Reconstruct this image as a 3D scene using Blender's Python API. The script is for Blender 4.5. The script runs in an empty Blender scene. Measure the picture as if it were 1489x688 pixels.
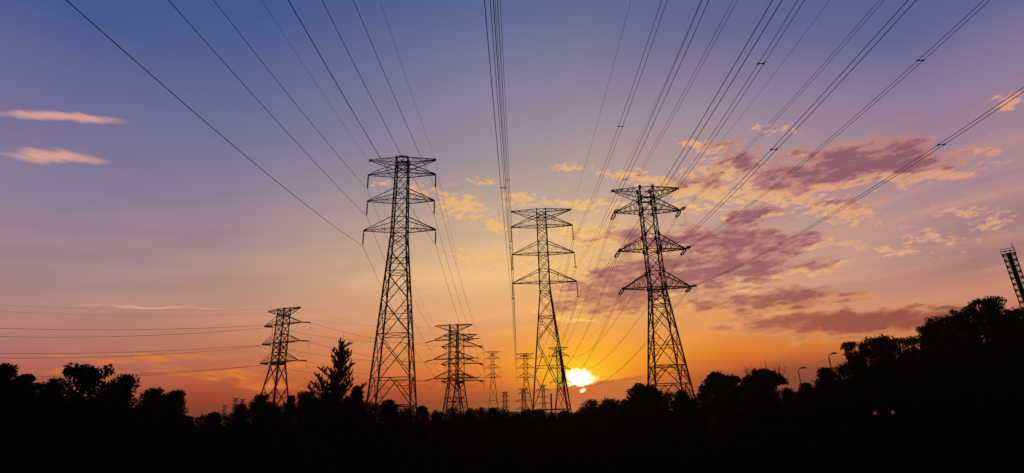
import bpy, math, random
import numpy as np
from mathutils import Vector, Matrix

# ------------------------------------------------------------------ camera, sky, sun
SC = bpy.context.scene
COL = SC.collection
R = math.radians
PW, PH, FPX = 1489.0, 688.0, 776.79           # photo size and focal length in photo pixels
PITCH, ROLL, HC = R(19.249), R(1.783), 7.0    # camera pitch, roll, height above the valley floor

cam_data = bpy.data.cameras.new('camera')
cam_data.sensor_width = 36.0
cam_data.lens = 36.0 * FPX / PW
cam_data.clip_start = 0.2
cam_data.clip_end = 20000
cam = bpy.data.objects.new('camera', cam_data)
COL.objects.link(cam)
cam.matrix_world = (Matrix.Translation((0, 0, HC)) @ Matrix.Rotation(R(90) + PITCH, 4, 'X')
                    @ Matrix.Rotation(-ROLL, 4, 'Z'))
SC.camera = cam
SC.view_settings.view_transform = 'Standard'
SC.view_settings.look = 'None'
SC.view_settings.exposure = 0.0
SC.view_settings.gamma = 1.0


def ray(px, py):
    """unit direction of a photo point"""
    u_, v_ = px - PW / 2, py - PH / 2
    u = u_ * math.cos(ROLL) - v_ * math.sin(ROLL)
    v = u_ * math.sin(ROLL) + v_ * math.cos(ROLL)
    d = Vector((u / FPX, math.cos(PITCH) + v / FPX * math.sin(PITCH), math.sin(PITCH) - v / FPX * math.cos(PITCH)))
    return d.normalized()


def at(px, py, D):
    """the point D metres away (measured on the ground) seen at a photo point"""
    d = ray(px, py)
    return d * (D / math.hypot(d.x, d.y)) + Vector((0, 0, HC))


def azel(px, py):
    d = ray(px, py)
    return math.degrees(math.atan2(d.x, d.y)), math.degrees(math.asin(d.z))


SUN_AZ, SUN_EL = azel(843, 552)


def lin(c):
    return tuple((x / 255 / 12.92) if x / 255 <= 0.04045 else ((x / 255 + 0.055) / 1.055) ** 2.4 for x in c)


world = bpy.data.worlds.new('World')
SC.world = world
world.use_nodes = True
NT = world.node_tree
NT.nodes.clear()


def node(t, **kw):
    n = NT.nodes.new(t)
    for k, v in kw.items():
        setattr(n, k, v)
    return n


def put(sock, v):
    if isinstance(v, bpy.types.NodeSocket):
        NT.links.new(v, sock)
    else:
        sock.default_value = v


def math_(op, a, b=0.0, c=None, clamp=False):
    n = node('ShaderNodeMath', operation=op, use_clamp=clamp)
    put(n.inputs[0], a)
    put(n.inputs[1], b)
    if c is not None:
        put(n.inputs[2], c)
    return n.outputs[0]


def smooth(x, a, b, lo=0.0, hi=1.0):
    n = node('ShaderNodeMapRange', interpolation_type='SMOOTHSTEP')
    put(n.inputs['Value'], x)
    for k, v in (('From Min', a), ('From Max', b), ('To Min', lo), ('To Max', hi)):
        put(n.inputs[k], v)
    return n.outputs['Result']


def mixc(f, a, b, mode='MIX'):
    n = node('ShaderNodeMix', data_type='RGBA', blend_type=mode)
    n.clamp_factor = True
    put(n.inputs[0], f)
    put(n.inputs[6], a if isinstance(a, bpy.types.NodeSocket) else (*a, 1))
    put(n.inputs[7], b if isinstance(b, bpy.types.NodeSocket) else (*b, 1))
    return n.outputs[2]


def vec(x, y, z=0.0):
    n = node('ShaderNodeCombineXYZ')
    put(n.inputs[0], x)
    put(n.inputs[1], y)
    put(n.inputs[2], z)
    return n.outputs[0]


def noise(v, scale=1.0, detail=6.0, rough=0.55):
    n = node('ShaderNodeTexNoise', noise_dimensions='3D')
    put(n.inputs['Vector'], v)
    n.inputs['Scale'].default_value = scale
    n.inputs['Detail'].default_value = detail
    n.inputs['Roughness'].default_value = rough
    return n


tc = node('ShaderNodeTexCoord')
nrm = node('ShaderNodeVectorMath', operation='NORMALIZE')
NT.links.new(tc.outputs['Generated'], nrm.inputs[0])
sep = node('ShaderNodeSeparateXYZ')
NT.links.new(nrm.outputs[0], sep.inputs[0])
DX, DY, DZ = sep.outputs
AZ = math_('MULTIPLY', math_('ARCTAN2', DX, DY), 180 / math.pi)
EL = math_('MULTIPLY', math_('ARCSINE', DZ), 180 / math.pi)

# clear-sky colour: five ramps over elevation at five compass bearings (photo x, then photo y -> colour)
SKY = [
    (60, [(0, (74, 88, 142)), (19, (80, 92, 144)), (123, (107, 106, 150)), (200, (122, 114, 150)), (293, (143, 127, 149)), (400, (166, 134, 138)),
          (450, (176, 130, 126)), (493, (183, 122, 114)), (540, (176, 96, 82)), (600, (140, 66, 54))]),
    (310, [(0, (70, 86, 143)), (63, (84, 96, 144)), (150, (104, 108, 148)), (243, (128, 122, 150)), (330, (155, 132, 144)), (403, (177, 141, 132)),
           (450, (192, 140, 120)), (500, (196, 124, 96)), (560, (176, 80, 53)), (588, (142, 50, 29)), (603, (118, 44, 30))]),
    (700, [(0, (90, 102, 149)), (19, (93, 105, 149)), (123, (131, 126, 154)), (233, (158, 144, 152)), (300, (190, 164, 146)), (350, (216, 178, 140)),
           (403, (240, 190, 132)), (463, (232, 166, 112)), (500, (230, 146, 76)), (533, (236, 130, 44)), (560, (200, 84, 30)), (583, (148, 46, 22)), (600, (120, 40, 26))]),
    (870, [(0, (98, 106, 146)), (23, (104, 110, 146)), (153, (147, 136, 152)), (280, (190, 164, 150)), (350, (230, 184, 132)),
           (420, (238, 176, 108)), (488, (240, 158, 66)), (523, (244, 150, 22)), (550, (230, 108, 14)), (580, (172, 60, 32)), (605, (125, 42, 32))]),
    (1060, [(0, (100, 102, 147)), (43, (112, 108, 148)), (153, (155, 138, 152)), (300, (190, 155, 148)), (400, (206, 158, 136)),
            (470, (228, 150, 82)), (508, (232, 130, 34)), (528, (200, 92, 34)), (545, (146, 62, 38)), (562, (118, 50, 36)), (600, (100, 40, 32))]),
    (1250, [(0, (97, 100, 147)), (43, (112, 108, 150)), (130, (146, 127, 152)), (203, (164, 136, 149)), (333, (191, 149, 139)), (400, (196, 148, 130)),
            (450, (208, 142, 106)), (500, (216, 117, 58)), (522, (150, 72, 46)), (542, (104, 48, 38)), (600, (84, 40, 34))]),
    (1420, [(0, (94, 99, 147)), (15, (98, 102, 148)), (100, (136, 120, 152)), (203, (162, 132, 146)), (293, (174, 135, 139)), (388, (174, 126, 118)),
            (430, (200, 136, 110)), (480, (200, 114, 76)), (540, (130, 64, 50)), (600, (100, 50, 45))]),
]
EMAX = 90.0
ramps = []
for px, stops in SKY:
    rp = node('ShaderNodeValToRGB')
    rp.color_ramp.interpolation = 'LINEAR'
    pts = sorted(((max(azel(px, y)[1], 0.0) / EMAX, lin(c)) for y, c in stops), key=lambda t: t[0])
    top = pts[-1][1]
    pts.append((0.62, tuple(x * 0.45 for x in top)))
    pts.append((0.95, tuple(x * 0.22 for x in top)))
    els = rp.color_ramp.elements
    while len(els) > 1:
        els.remove(els[-1])
    els[0].position = pts[0][0]
    els[0].color = (*pts[0][1], 1)
    for p, c in pts[1:]:
        e = els.new(p)
        e.color = (*c, 1)
    NT.links.new(math_('DIVIDE', EL, EMAX), rp.inputs[0])
    ramps.append((azel(px, 400)[0], rp.outputs[0]))
base = ramps[0][1]
for (a0, _), (a1, c1) in zip(ramps, ramps[1:]):
    f = node('ShaderNodeMapRange')
    put(f.inputs['Value'], AZ)
    f.inputs['From Min'].default_value = a0
    f.inputs['From Max'].default_value = a1
    base = mixc(f.outputs[0], base, c1)
# faint horizontal veils of cirrus
veil = noise(vec(math_('MULTIPLY', AZ, 0.05), math_('ADD', math_('MULTIPLY', EL, 0.42), math_('MULTIPLY', AZ, -0.055))), 1.0, 6, 0.55).outputs[0]
vf = math_('ADD', 1.0, math_('MULTIPLY', smooth(veil, 0.32, 0.72, -0.09, 0.09), smooth(EL, 30, 12)))
vmix = node('ShaderNodeMix', data_type='RGBA', blend_type='MULTIPLY')
vmix.inputs[0].default_value = 1.0
NT.links.new(base, vmix.inputs[6])
NT.links.new(vec(vf, math_('POWER', vf, 0.8), math_('POWER', vf, 0.45)), vmix.inputs[7])
sky = vmix.outputs[2]

# glow round the sun (angle in degrees)
sd = Vector((math.sin(R(SUN_AZ)) * math.cos(R(SUN_EL)), math.cos(R(SUN_AZ)) * math.cos(R(SUN_EL)), math.sin(R(SUN_EL))))
DA = math_('SUBTRACT', AZ, SUN_AZ)
DE = math_('SUBTRACT', EL, SUN_EL)


def gauss(sx, sy, oy=0.0):
    a = math_('POWER', math_('ABSOLUTE', math_('DIVIDE', DA, sx)), 2.0)
    b = math_('POWER', math_('ABSOLUTE', math_('DIVIDE', math_('SUBTRACT', DE, oy), sy)), 2.0)
    return math_('EXPONENT', math_('MULTIPLY', math_('ADD', a, b), -1.0))


def add(c, col, f):
    return mixc(f, c, mixc(1.0, c, col, 'ADD'))


sky = mixc(math_('MULTIPLY', gauss(6.0, 3.0, 1.2), 0.9), sky, lin((253, 174, 0)))
sky = mixc(math_('MULTIPLY', gauss(2.5, 1.7, 0.4), 0.9), sky, lin((248, 210, 12)))

# ragged clouds: (x, y, rx, ry, tilt deg, strength) in photo places, turned into bearings
wn = noise(vec(math_('MULTIPLY', AZ, 0.28), math_('MULTIPLY', EL, 0.6), 3.0), 1.0, 4, 0.6)
ws = node('ShaderNodeVectorMath', operation='SUBTRACT')
NT.links.new(wn.outputs['Color'], ws.inputs[0])
ws.inputs[1].default_value = (0.5, 0.5, 0.5)
wm = node('ShaderNodeVectorMath', operation='MULTIPLY')
NT.links.new(ws.outputs[0], wm.inputs[0])
wm.inputs[1].default_value = (5.0, 1.8, 0.0)
wa = node('ShaderNodeVectorMath', operation='ADD')
NT.links.new(vec(AZ, EL), wa.inputs[0])
NT.links.new(wm.outputs[0], wa.inputs[1])
P_WARP = wa.outputs[0]


def blobs(lst, p=None):
    out = None
    cur = p or P_WARP
    for i, (x, y, rx, ry, tilt, s) in enumerate(lst):
        if i and i % 5 == 0:
            # chained so that the shader evaluates the patches in small batches
            ch = node('ShaderNodeVectorMath', operation='ADD')
            NT.links.new(cur, ch.inputs[0])
            NT.links.new(math_('MULTIPLY', out, 1e-9), ch.inputs[1])
            cur = ch.outputs[0]
        a, e = azel(x, y)
        a1, _ = azel(x + rx, y)
        _, e1 = azel(x, y - ry)
        # slope of the local horizon in (az, el) for the given picture tilt
        b = azel(x + 40, y)
        base_t = math.atan2(b[1] - e, b[0] - a)
        m = node('ShaderNodeMapping', vector_type='TEXTURE')
        NT.links.new(cur, m.inputs['Vector'])
        m.inputs['Location'].default_value = (a, e, 0)
        m.inputs['Rotation'].default_value = (0, 0, base_t + R(tilt))
        m.inputs['Scale'].default_value = (abs(a1 - a), abs(e1 - e), 1)
        l = node('ShaderNodeVectorMath', operation='LENGTH')
        NT.links.new(m.outputs[0], l.inputs[0])
        v = math_('MULTIPLY', math_('SUBTRACT', 1.0, math_('MULTIPLY', l.outputs['Value'], 0.5)), s)
        out = v if out is None else math_('MAXIMUM', out, v)
    return math_('MAXIMUM', out, 0.0)


def tex(kx, ky, seed, detail=8.0, rough=0.6, shear=-0.06, da=0.0, de=0.0):
    az, el = math_('ADD', AZ, da), math_('ADD', EL, de)
    return noise(vec(math_('MULTIPLY', az, kx), math_('ADD', math_('MULTIPLY', el, ky), math_('MULTIPLY', az, shear)), seed), 1.0, detail, rough).outputs[0]


DARK = [(1260, 238, 125, 26, 3, 1.25), (1170, 258, 80, 24, 6, .95), (1290, 222, 50, 14, 0, .8), (1085, 238, 55, 26, -10, .85), (1010, 268, 60, 12, 0, .7),
        (1085, 318, 36, 15, 0, 1.0), (1075, 354, 120, 20, -3, 1.1), (960, 352, 85, 17, -4, .95), (1050, 392, 130, 24, 4, 1.1),
        (895, 428, 80, 28, 5, 1.05), (970, 402, 120, 30, 0, 1.05), (1135, 436, 95, 12, 3, 1.15), (1040, 446, 80, 13, 0, .85),
        (1245, 470, 165, 15, 2, 1.35), (1345, 474, 60, 12, 0, 1.0), (1120, 480, 75, 8, 0, .95), (1370, 447, 50, 6, 3, 1.0), (1215, 491, 60, 5, 2, .9),
        (890, 345, 60, 12, 3, .72), (1220, 300, 50, 12, -12, .8), (1130, 275, 60, 16, 0, .75)]
LIGHT = [(668, 300, 36, 18, -10, 1.2), (722, 329, 22, 7, -15, 1.2), (549, 267, 15, 4.5, 0, 1.2), (612, 276, 26, 10, -10, 1.0),
         (820, 242, 18, 5, 0, 1.2), (1008, 211, 26, 7, 0, 1.2), (930, 258, 70, 8, -8, 1.15), (755, 290, 26, 9, 0, 1.1), (845, 297, 70, 7, 0, 1.1),
         (1010, 280, 95, 13, -6, 1.15), (1110, 287, 115, 19, -4, 1.05), (1045, 250, 50, 20, 0, 1.05), (1215, 305, 60, 16, -8, 1.0), (1150, 345, 50, 6, 0, .95),
         (860, 338, 80, 12, 0, 1.0), (1395, 308, 48, 8, 5, 1.05), (1360, 345, 52, 10, -6, .95), (1440, 322, 28, 10, 20, 1.0), (1300, 365, 60, 9, -5, .95),
         (1470, 145, 26, 14, -15, 1.15), (1125, 190, 30, 9, 0, .8), (840, 463, 45, 5, -4, 1.0), (800, 452, 30, 6, 0, .8), (700, 262, 22, 6, 0, .8),
         (720, 375, 90, 16, 0, .75), (800, 385, 60, 14, 0, .75), (1080, 420, 60, 6, 0, .9), (1010, 300, 60, 10, 0, .9)]
WISP = [(88, 173, 94, 7.0, -2, 1.0), (80, 228, 68, 9.5, -2, 1.0), (215, 447, 110, 2.6, -1, .85), (305, 449, 26, 1.6, 0, .8)]
LOW = [(230, 519, 150, 8, 2, .8), (330, 548, 90, 9, -8, .95), (400, 560, 40, 14, 0, .9), (420, 530, 60, 8, 0, .75), (520, 490, 80, 7, 0, .7), (120, 545, 90, 6, 0, .7)]

# low bands of glowing cirrus over the left horizon
lo = math_('ADD', blobs(LOW), math_('MULTIPLY', math_('SUBTRACT', tex(0.25, 1.5, 9.0, 7, 0.65, 0.10), 0.5), 2.0))
sky = mixc(smooth(lo, 0.32, 1.1, 0.0, 0.85), sky, lin((234, 130, 38)))

# long grey-violet and rose streaks in the right half of the sky
st = tex(0.05, 0.62, 21.0, 7, 0.55, -0.035)
stw = math_('MULTIPLY', smooth(AZ, 12, 26), math_('MULTIPLY', smooth(EL, 6, 10), smooth(EL, 26, 16)))
sky = mixc(math_('MULTIPLY', smooth(st, 0.50, 0.66), math_('MULTIPLY', stw, 0.40)), sky, lin((218, 156, 130)))
sky = mixc(math_('MULTIPLY', smooth(st, 0.46, 0.34), math_('MULTIPLY', stw, 0.22)), sky, lin((150, 112, 130)))

def cloud(da, de):
    """density of the dark clouds, sampled a little way off"""
    n = math_('MULTIPLY', math_('SUBTRACT', tex(0.34, 0.95, 1.0, 9, 0.60, -0.06, da, de), 0.5), 1.9)
    sh = node('ShaderNodeVectorMath', operation='ADD')
    NT.links.new(P_WARP, sh.inputs[0])
    sh.inputs[1].default_value = (da, de, 0)
    b = blobs(DARK, sh.outputs[0])
    return math_('ADD', b, math_('MULTIPLY', n, smooth(b, 0.0, 0.30)))


n2 = math_('MULTIPLY', math_('SUBTRACT', tex(1.1, 2.3, 5.0, 8, 0.60), 0.5), 3.0)
n3 = math_('MULTIPLY', math_('SUBTRACT', tex(0.8, 2.4, 8.0, 8, 0.62), 0.5), 1.7)
near = gauss(24, 15, 6.0)                              # how close to the sun a cloud is: warmer light on it
lightc = mixc(near, lin((220, 158, 132)), lin((255, 206, 102)))
low_ = smooth(EL, 13.0, 8.0)
darkc = mixc(gauss(20, 8, 3.0), mixc(low_, lin((138, 88, 102)), lin((138, 66, 58))), lin((180, 104, 78)))
darkc2 = mixc(gauss(20, 8, 3.0), mixc(low_, lin((184, 122, 120)), lin((164, 84, 68))), lin((216, 144, 98)))
lb = blobs(LIGHT)
lt = math_('ADD', lb, math_('MULTIPLY', n2, smooth(lb, 0.0, 0.25)))
sky = mixc(smooth(lt, 0.46, 0.98, 0.0, 0.95), sky, lightc)
dk = cloud(0.0, 0.0)
dk2 = cloud(-0.35, -0.65)                              # the side turned to the sun
rim = math_('MULTIPLY', smooth(dk2, 0.52, 0.22), smooth(math_('SUBTRACT', dk, dk2), 0.0, 0.22))
sky = mixc(smooth(dk, 0.26, 0.60, 0.0, 0.55), sky, mixc(0.45, darkc2, lightc))
sky = mixc(smooth(dk, 0.30, 0.70, 0.0, 0.94), sky, mixc(smooth(math_('ADD', dk, n3), 0.45, 1.0), darkc2, darkc))
sky = mixc(math_('MULTIPLY', smooth(dk, 0.28, 0.50), math_('MULTIPLY', rim, math_('SUBTRACT', 0.8, math_('MULTIPLY', low_, 0.45)))), sky, mixc(low_, lightc, lin((240, 156, 84))))
P_RAW = vec(AZ, math_('ADD', EL, math_('MULTIPLY', math_('SUBTRACT', tex(0.12, 0.1, 13.0, 3), 0.5), 1.6)))
wp = math_('ADD', blobs(WISP, P_RAW), math_('MULTIPLY', math_('SUBTRACT', tex(0.35, 1.6, 17.0, 8, 0.65, 0.06), 0.5), 0.9))
sky = mixc(smooth(wp, 0.34, 0.90, 0.0, 0.85), sky, lin((226, 168, 148)))

# the sun itself, and the ragged dark bank it is sinking into
edge = math_('MULTIPLY', math_('SUBTRACT', tex(1.1, 1.1, 31.0, 6, 0.62, 0.0), 0.5), 1.3)
bank_top = math_('ADD', math_('ADD', -0.48, math_('MULTIPLY', edge, 0.7)), math_('MULTIPLY', DA, 0.07))
bank = smooth(math_('SUBTRACT', bank_top, DE), -0.06, 0.14)
bank = math_('MULTIPLY', bank, gauss(6.5, 4.0, -1.2))
hot = gauss(1.55, 1.12, 0.0)
sun_rag = math_('ADD', hot, math_('MULTIPLY', edge, 0.62))
sky = mixc(smooth(sun_rag, 0.30, 0.66), sky, (2.6, 2.1, 1.2))
sky = mixc(bank, sky, mixc(gauss(3.0, 2.0, -0.6), lin((170, 74, 54)), lin((200, 82, 32))))
hole = node('ShaderNodeVectorMath', operation='LENGTH')
hx = math_('SUBTRACT', DA, math_('ADD', 0.22, math_('MULTIPLY', math_('ADD', DE, 1.1), 0.6)))
NT.links.new(vec(math_('DIVIDE', hx, 0.30), math_('DIVIDE', math_('ADD', DE, 1.10), 0.20)), hole.inputs[0])
hole_f = math_('ADD', hole.outputs['Value'], math_('MULTIPLY', edge, 1.6))
sky = mixc(smooth(hole_f, 1.5, 0.7, 0.0, 0.8), sky, lin((255, 160, 20)))
sky = mixc(smooth(hole_f, 1.0, 0.6), sky, (1.5, 1.1, 0.6))
# a darker bar of cloud running to the right of the sun
bar_ = math_('ADD', math_('MULTIPLY', math_('ABSOLUTE', math_('SUBTRACT', math_('SUBTRACT', DE, math_('MULTIPLY', DA, 0.10)), -0.62)), -3.2), math_('ADD', 1.0, math_('MULTIPLY', edge, 1.2)))
sky = mixc(math_('MULTIPLY', smooth(bar_, 0.2, 0.9), math_('MULTIPLY', smooth(DA, 0.6, 2.0), smooth(DA, 9.0, 5.0, 0.0, 0.7))), sky, lin((186, 70, 24)))

# away from the sunset and under the horizon the dusk sky is dark
back = smooth(math_('ABSOLUTE', math_('SUBTRACT', AZ, SUN_AZ)), 60, 110)
sky = mixc(back, sky, mixc(smooth(EL, 0, 50), lin((30, 32, 52)), lin((16, 22, 44))))
sky = mixc(smooth(EL, -0.3, -2.0), sky, lin((20, 14, 14)))
bg = node('ShaderNodeBackground')
put(bg.inputs['Color'], sky)
bg.inputs['Strength'].default_value = 1.0
nish = node('ShaderNodeTexSky', sky_type='NISHITA')
nish.sun_disc = False
nish.sun_elevation = R(SUN_EL)
nish.sun_rotation = R(SUN_AZ)
bg2 = node('ShaderNodeBackground')
NT.links.new(nish.outputs[0], bg2.inputs['Color'])
bg2.inputs['Strength'].default_value = 0.002
addsh = node('ShaderNodeAddShader')
NT.links.new(bg.outputs[0], addsh.inputs[0])
NT.links.new(bg2.outputs[0], addsh.inputs[1])
wout = node('ShaderNodeOutputWorld')
NT.links.new(addsh.outputs[0], wout.inputs['Surface'])
world.cycles.sampling_method = 'MANUAL'
world.cycles.sample_map_resolution = 512

sun_data = bpy.data.lights.new('sun', 'SUN')
sun_data.energy = 0.6
sun_data.angle = R(0.5)
sun_data.color = (1.0, 0.55, 0.22)
sun = bpy.data.objects.new('sun', sun_data)
COL.objects.link(sun)
sun.rotation_euler = (-sd).to_track_quat('-Z', 'Y').to_euler()
sun.location = sd * 200


# ------------------------------------------------------------------ materials
def material(name, col, rough=0.9, spec=0.0, metal=0.0, var=0.35, scale=3.0, emit=None):
    m = bpy.data.materials.new(name)
    m.use_nodes = True
    nt = m.node_tree
    b = nt.nodes['Principled BSDF']
    b.inputs['Roughness'].default_value = rough
    b.inputs['Specular IOR Level'].default_value = spec
    b.inputs['Metallic'].default_value = metal
    t = nt.nodes.new('ShaderNodeTexCoord')
    n = nt.nodes.new('ShaderNodeTexNoise')
    n.inputs['Scale'].default_value = scale
    n.inputs['Detail'].default_value = 4
    nt.links.new(t.outputs['Object'], n.inputs['Vector'])
    r = nt.nodes.new('ShaderNodeValToRGB')
    r.color_ramp.elements[0].position = 0.3
    r.color_ramp.elements[1].position = 0.7
    r.color_ramp.elements[0].color = (*[c * (1 - var) for c in col], 1)
    r.color_ramp.elements[1].color = (*[c * (1 + var) for c in col], 1)
    nt.links.new(n.outputs[0], r.inputs[0])
    nt.links.new(r.outputs[0], b.inputs['Base Color'])
    if emit:
        b.inputs['Emission Color'].default_value = (*emit[0], 1)
        b.inputs['Emission Strength'].default_value = emit[1]
    return m


M_STEEL = material('weathered_steel', (0.055, 0.055, 0.058), 0.75, 0.15, 0.0, 0.25, 0.8)
M_WIRE = material('weathered_aluminium', (0.06, 0.06, 0.062), 0.7, 0.15, 0.0, 0.2, 2.0)
M_INSUL = material('brown_porcelain', (0.035, 0.022, 0.018), 0.4, 0.3, 0.0, 0.2, 4.0)
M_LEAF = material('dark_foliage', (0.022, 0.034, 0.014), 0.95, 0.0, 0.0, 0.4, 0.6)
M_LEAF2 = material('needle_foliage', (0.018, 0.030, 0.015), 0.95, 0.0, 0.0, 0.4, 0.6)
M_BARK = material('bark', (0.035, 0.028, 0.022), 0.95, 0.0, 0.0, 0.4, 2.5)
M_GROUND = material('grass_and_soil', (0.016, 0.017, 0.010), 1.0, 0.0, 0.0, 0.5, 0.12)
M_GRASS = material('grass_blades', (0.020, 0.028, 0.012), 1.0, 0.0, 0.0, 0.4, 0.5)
M_GLOW = material('glint_glow', (0.5, 0.3, 0.15), 0.5, 0.2, 0.0, 0.1, 3.0, (lin((190, 84, 26)), 0.35))  # glow of the two orange glints, no known lamp


# ------------------------------------------------------------------ builders
class MB:
    def __init__(self):
        self.v, self.f = [], []

    def bar(self, p, q, w, h=None):
        p, q = Vector(p), Vector(q)
        d = q - p
        if d.length < 1e-5:
            return
        d.normalize()
        a = d.cross(Vector((0, 0, 1)) if abs(d.z) < 0.95 else Vector((1, 0, 0))).normalized()
        b = d.cross(a)
        h = h or w
        n = len(self.v)
        for c in (p, q):
            for s, t in ((-1, -1), (1, -1), (1, 1), (-1, 1)):
                self.v.append(c + a * (s * w / 2) + b * (t * h / 2))
        self.f += [(n, n + 1, n + 2, n + 3)[::-1], (n + 4, n + 5, n + 6, n + 7)]
        self.f += [(n + i, n + (i + 1) % 4, n + 4 + (i + 1) % 4, n + 4 + i) for i in range(4)]

    def angle(self, p, q, w):
        """an L-section member: two thin flanges"""
        p, q = Vector(p), Vector(q)
        d = (q - p).normalized()
        a = d.cross(Vector((0, 0, 1)) if abs(d.z) < 0.95 else Vector((1, 0, 0))).normalized()
        b = d.cross(a)
        t = w * 0.16
        self.bar(p + a * (w / 2 - t / 2), q + a * (w / 2 - t / 2), w, t) if False else None
        n = len(self.v)
        sec = [(0, 0), (w, 0), (w, t), (t, t), (t, w), (0, w)]
        for c in (p, q):
            for s, u in sec:
                self.v.append(c + a * (s - w / 2) + b * (u - w / 2))
        self.f += [tuple(range(n, n + 6))[::-1], tuple(range(n + 6, n + 12))]
        self.f += [(n + i, n + (i + 1) % 6, n + 6 + (i + 1) % 6, n + 6 + i) for i in range(6)]

    def tube(self, pts, rad, k=5):
        pts = [Vector(p) for p in pts]
        rads = rad if isinstance(rad, (list, tuple)) else [rad] * len(pts)
        n = len(self.v)
        for i, p in enumerate(pts):
            d = (pts[min(i + 1, len(pts) - 1)] - pts[max(i - 1, 0)]).normalized()
            a = d.cross(Vector((0, 0, 1)) if abs(d.z) < 0.95 else Vector((1, 0, 0))).normalized()
            b = d.cross(a)
            for j in range(k):
                t = 2 * math.pi * j / k
                self.v.append(p + (a * math.cos(t) + b * math.sin(t)) * rads[i])
        for i in range(len(pts) - 1):
            for j in range(k):
                j2 = (j + 1) % k
                self.f.append((n + i * k + j, n + i * k + j2, n + (i + 1) * k + j2, n + (i + 1) * k + j))
        self.f.append(tuple(range(n, n + k))[::-1])
        self.f.append(tuple(range(n + (len(pts) - 1) * k, n + len(pts) * k)))

    def build(self, name, mat, parent=None, smooth=False):
        me = bpy.data.meshes.new(name)
        me.from_pydata([tuple(v) for v in self.v], [], self.f)
        me.materials.append(mat)
        if smooth:
            me.polygons.foreach_set('use_smooth', [True] * len(me.polygons))
        me.update()
        o = bpy.data.objects.new(name, me)
        COL.objects.link(o)
        o.parent = parent
        return o


def tag(o, label=None, cat=None, group=None, kind=None):
    for k, v in (('label', label), ('category', cat), ('group', group), ('kind', kind)):
        if v:
            o[k] = v
    return o


def empty(name, loc=(0, 0, 0), rz=0.0):
    o = bpy.data.objects.new(name, None)
    COL.objects.link(o)
    o.location = loc
    o.rotation_euler = (0, 0, rz)
    return o


def ss(a, b, x):
    t = np.clip((x - a) / (b - a), 0, 1)
    return t * t * (3 - 2 * t)


def terr(x, y):
    """height of the ground"""
    r = np.hypot(x, y)
    h = 5.3 * np.exp(-(r / 30.0) ** 2)
    far = 9.5 * ss(170, 420, r) + 0.0085 * np.maximum(r - 420, 0)
    hill = 21 * ss(46, 108, x) * ss(10, 75, y) * (1 - ss(130, 260, y)) * (1 - ss(170, 320, x))
    ridge = 22 * np.exp(-(((x + 30) / 190) ** 2 + ((y - 2300) / 260) ** 2)) + 9 * np.exp(-(((x - 150) / 210) ** 2 + ((y - 2300) / 240) ** 2))
    bump = 0.25 * np.sin(x * 0.21 + 1.3) * np.sin(y * 0.17 + 0.4) + 0.12 * np.sin(x * 0.6 + y * 0.5)
    return h + far * ss(-60, 60, y) + hill + ridge + bump * (1 - np.exp(-(r / 10) ** 2))


# ------------------------------------------------------------------ ground
def build_ground():
    rr = np.concatenate([[0.01], np.geomspace(2, 2800, 102)])
    th = np.linspace(0, 2 * math.pi, 241)[:-1]
    v, f = [], []
    for r in rr:
        x, y = r * np.sin(th), r * np.cos(th)
        v += list(zip(x, y, terr(x, y)))
    n = len(th)
    for i in range(len(rr) - 1):
        for j in range(n):
            f.append((i * n + j, (i + 1) * n + j, (i + 1) * n + (j + 1) % n, i * n + (j + 1) % n))
    me = bpy.data.meshes.new('ground')
    me.from_pydata(v, [], f)
    me.materials.append(M_GROUND)
    me.polygons.foreach_set('use_smooth', [True] * len(f))
    # make sure the faces look up
    me.update()
    if me.polygons[500].normal.z < 0:
        me.flip_normals()
    o = bpy.data.objects.new('ground', me)
    COL.objects.link(o)
    o['kind'] = 'structure'


build_ground()


# ------------------------------------------------------------------ leaves and trees
def leaf_mesh(name, cen, size, rng, mat, parent=None, aspect=0.55, along=None):
    """many small diamond leaves at the given centres"""
    n = len(cen)
    a = rng.normal(size=(n, 3))
    if along is not None:
        a = along + 0.45 * a
    a /= np.linalg.norm(a, axis=1)[:, None]
    b = np.cross(a, rng.normal(size=(n, 3)))
    b /= np.linalg.norm(b, axis=1)[:, None] + 1e-9
    s = (size * rng.uniform(0.6, 1.35, n))[:, None]
    v = np.stack([cen - a * s, cen + b * s * aspect, cen + a * s, cen - b * s * aspect], 1).reshape(-1, 3)
    me = bpy.data.meshes.new(name)
    me.vertices.add(4 * n)
    me.vertices.foreach_set('co', v.astype(np.float32).ravel())
    me.loops.add(4 * n)
    me.loops.foreach_set('vertex_index', np.arange(4 * n, dtype=np.int32))
    me.polygons.add(n)
    me.polygons.foreach_set('loop_start', np.arange(0, 4 * n, 4, dtype=np.int32))
    me.polygons.foreach_set('loop_total', np.full(n, 4, dtype=np.int32))
    me.materials.append(mat)
    me.update(calc_edges=True)
    me.validate()
    o = bpy.data.objects.new(name, me)
    COL.objects.link(o)
    o.parent = parent
    return o


def fill_lobe(rng, c, r, n):
    d = rng.normal(size=(n, 3))
    d /= np.linalg.norm(d, axis=1)[:, None]
    rad = rng.uniform(0, 1, n) ** 0.42
    return c + d * (rad[:, None]) * r


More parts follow.
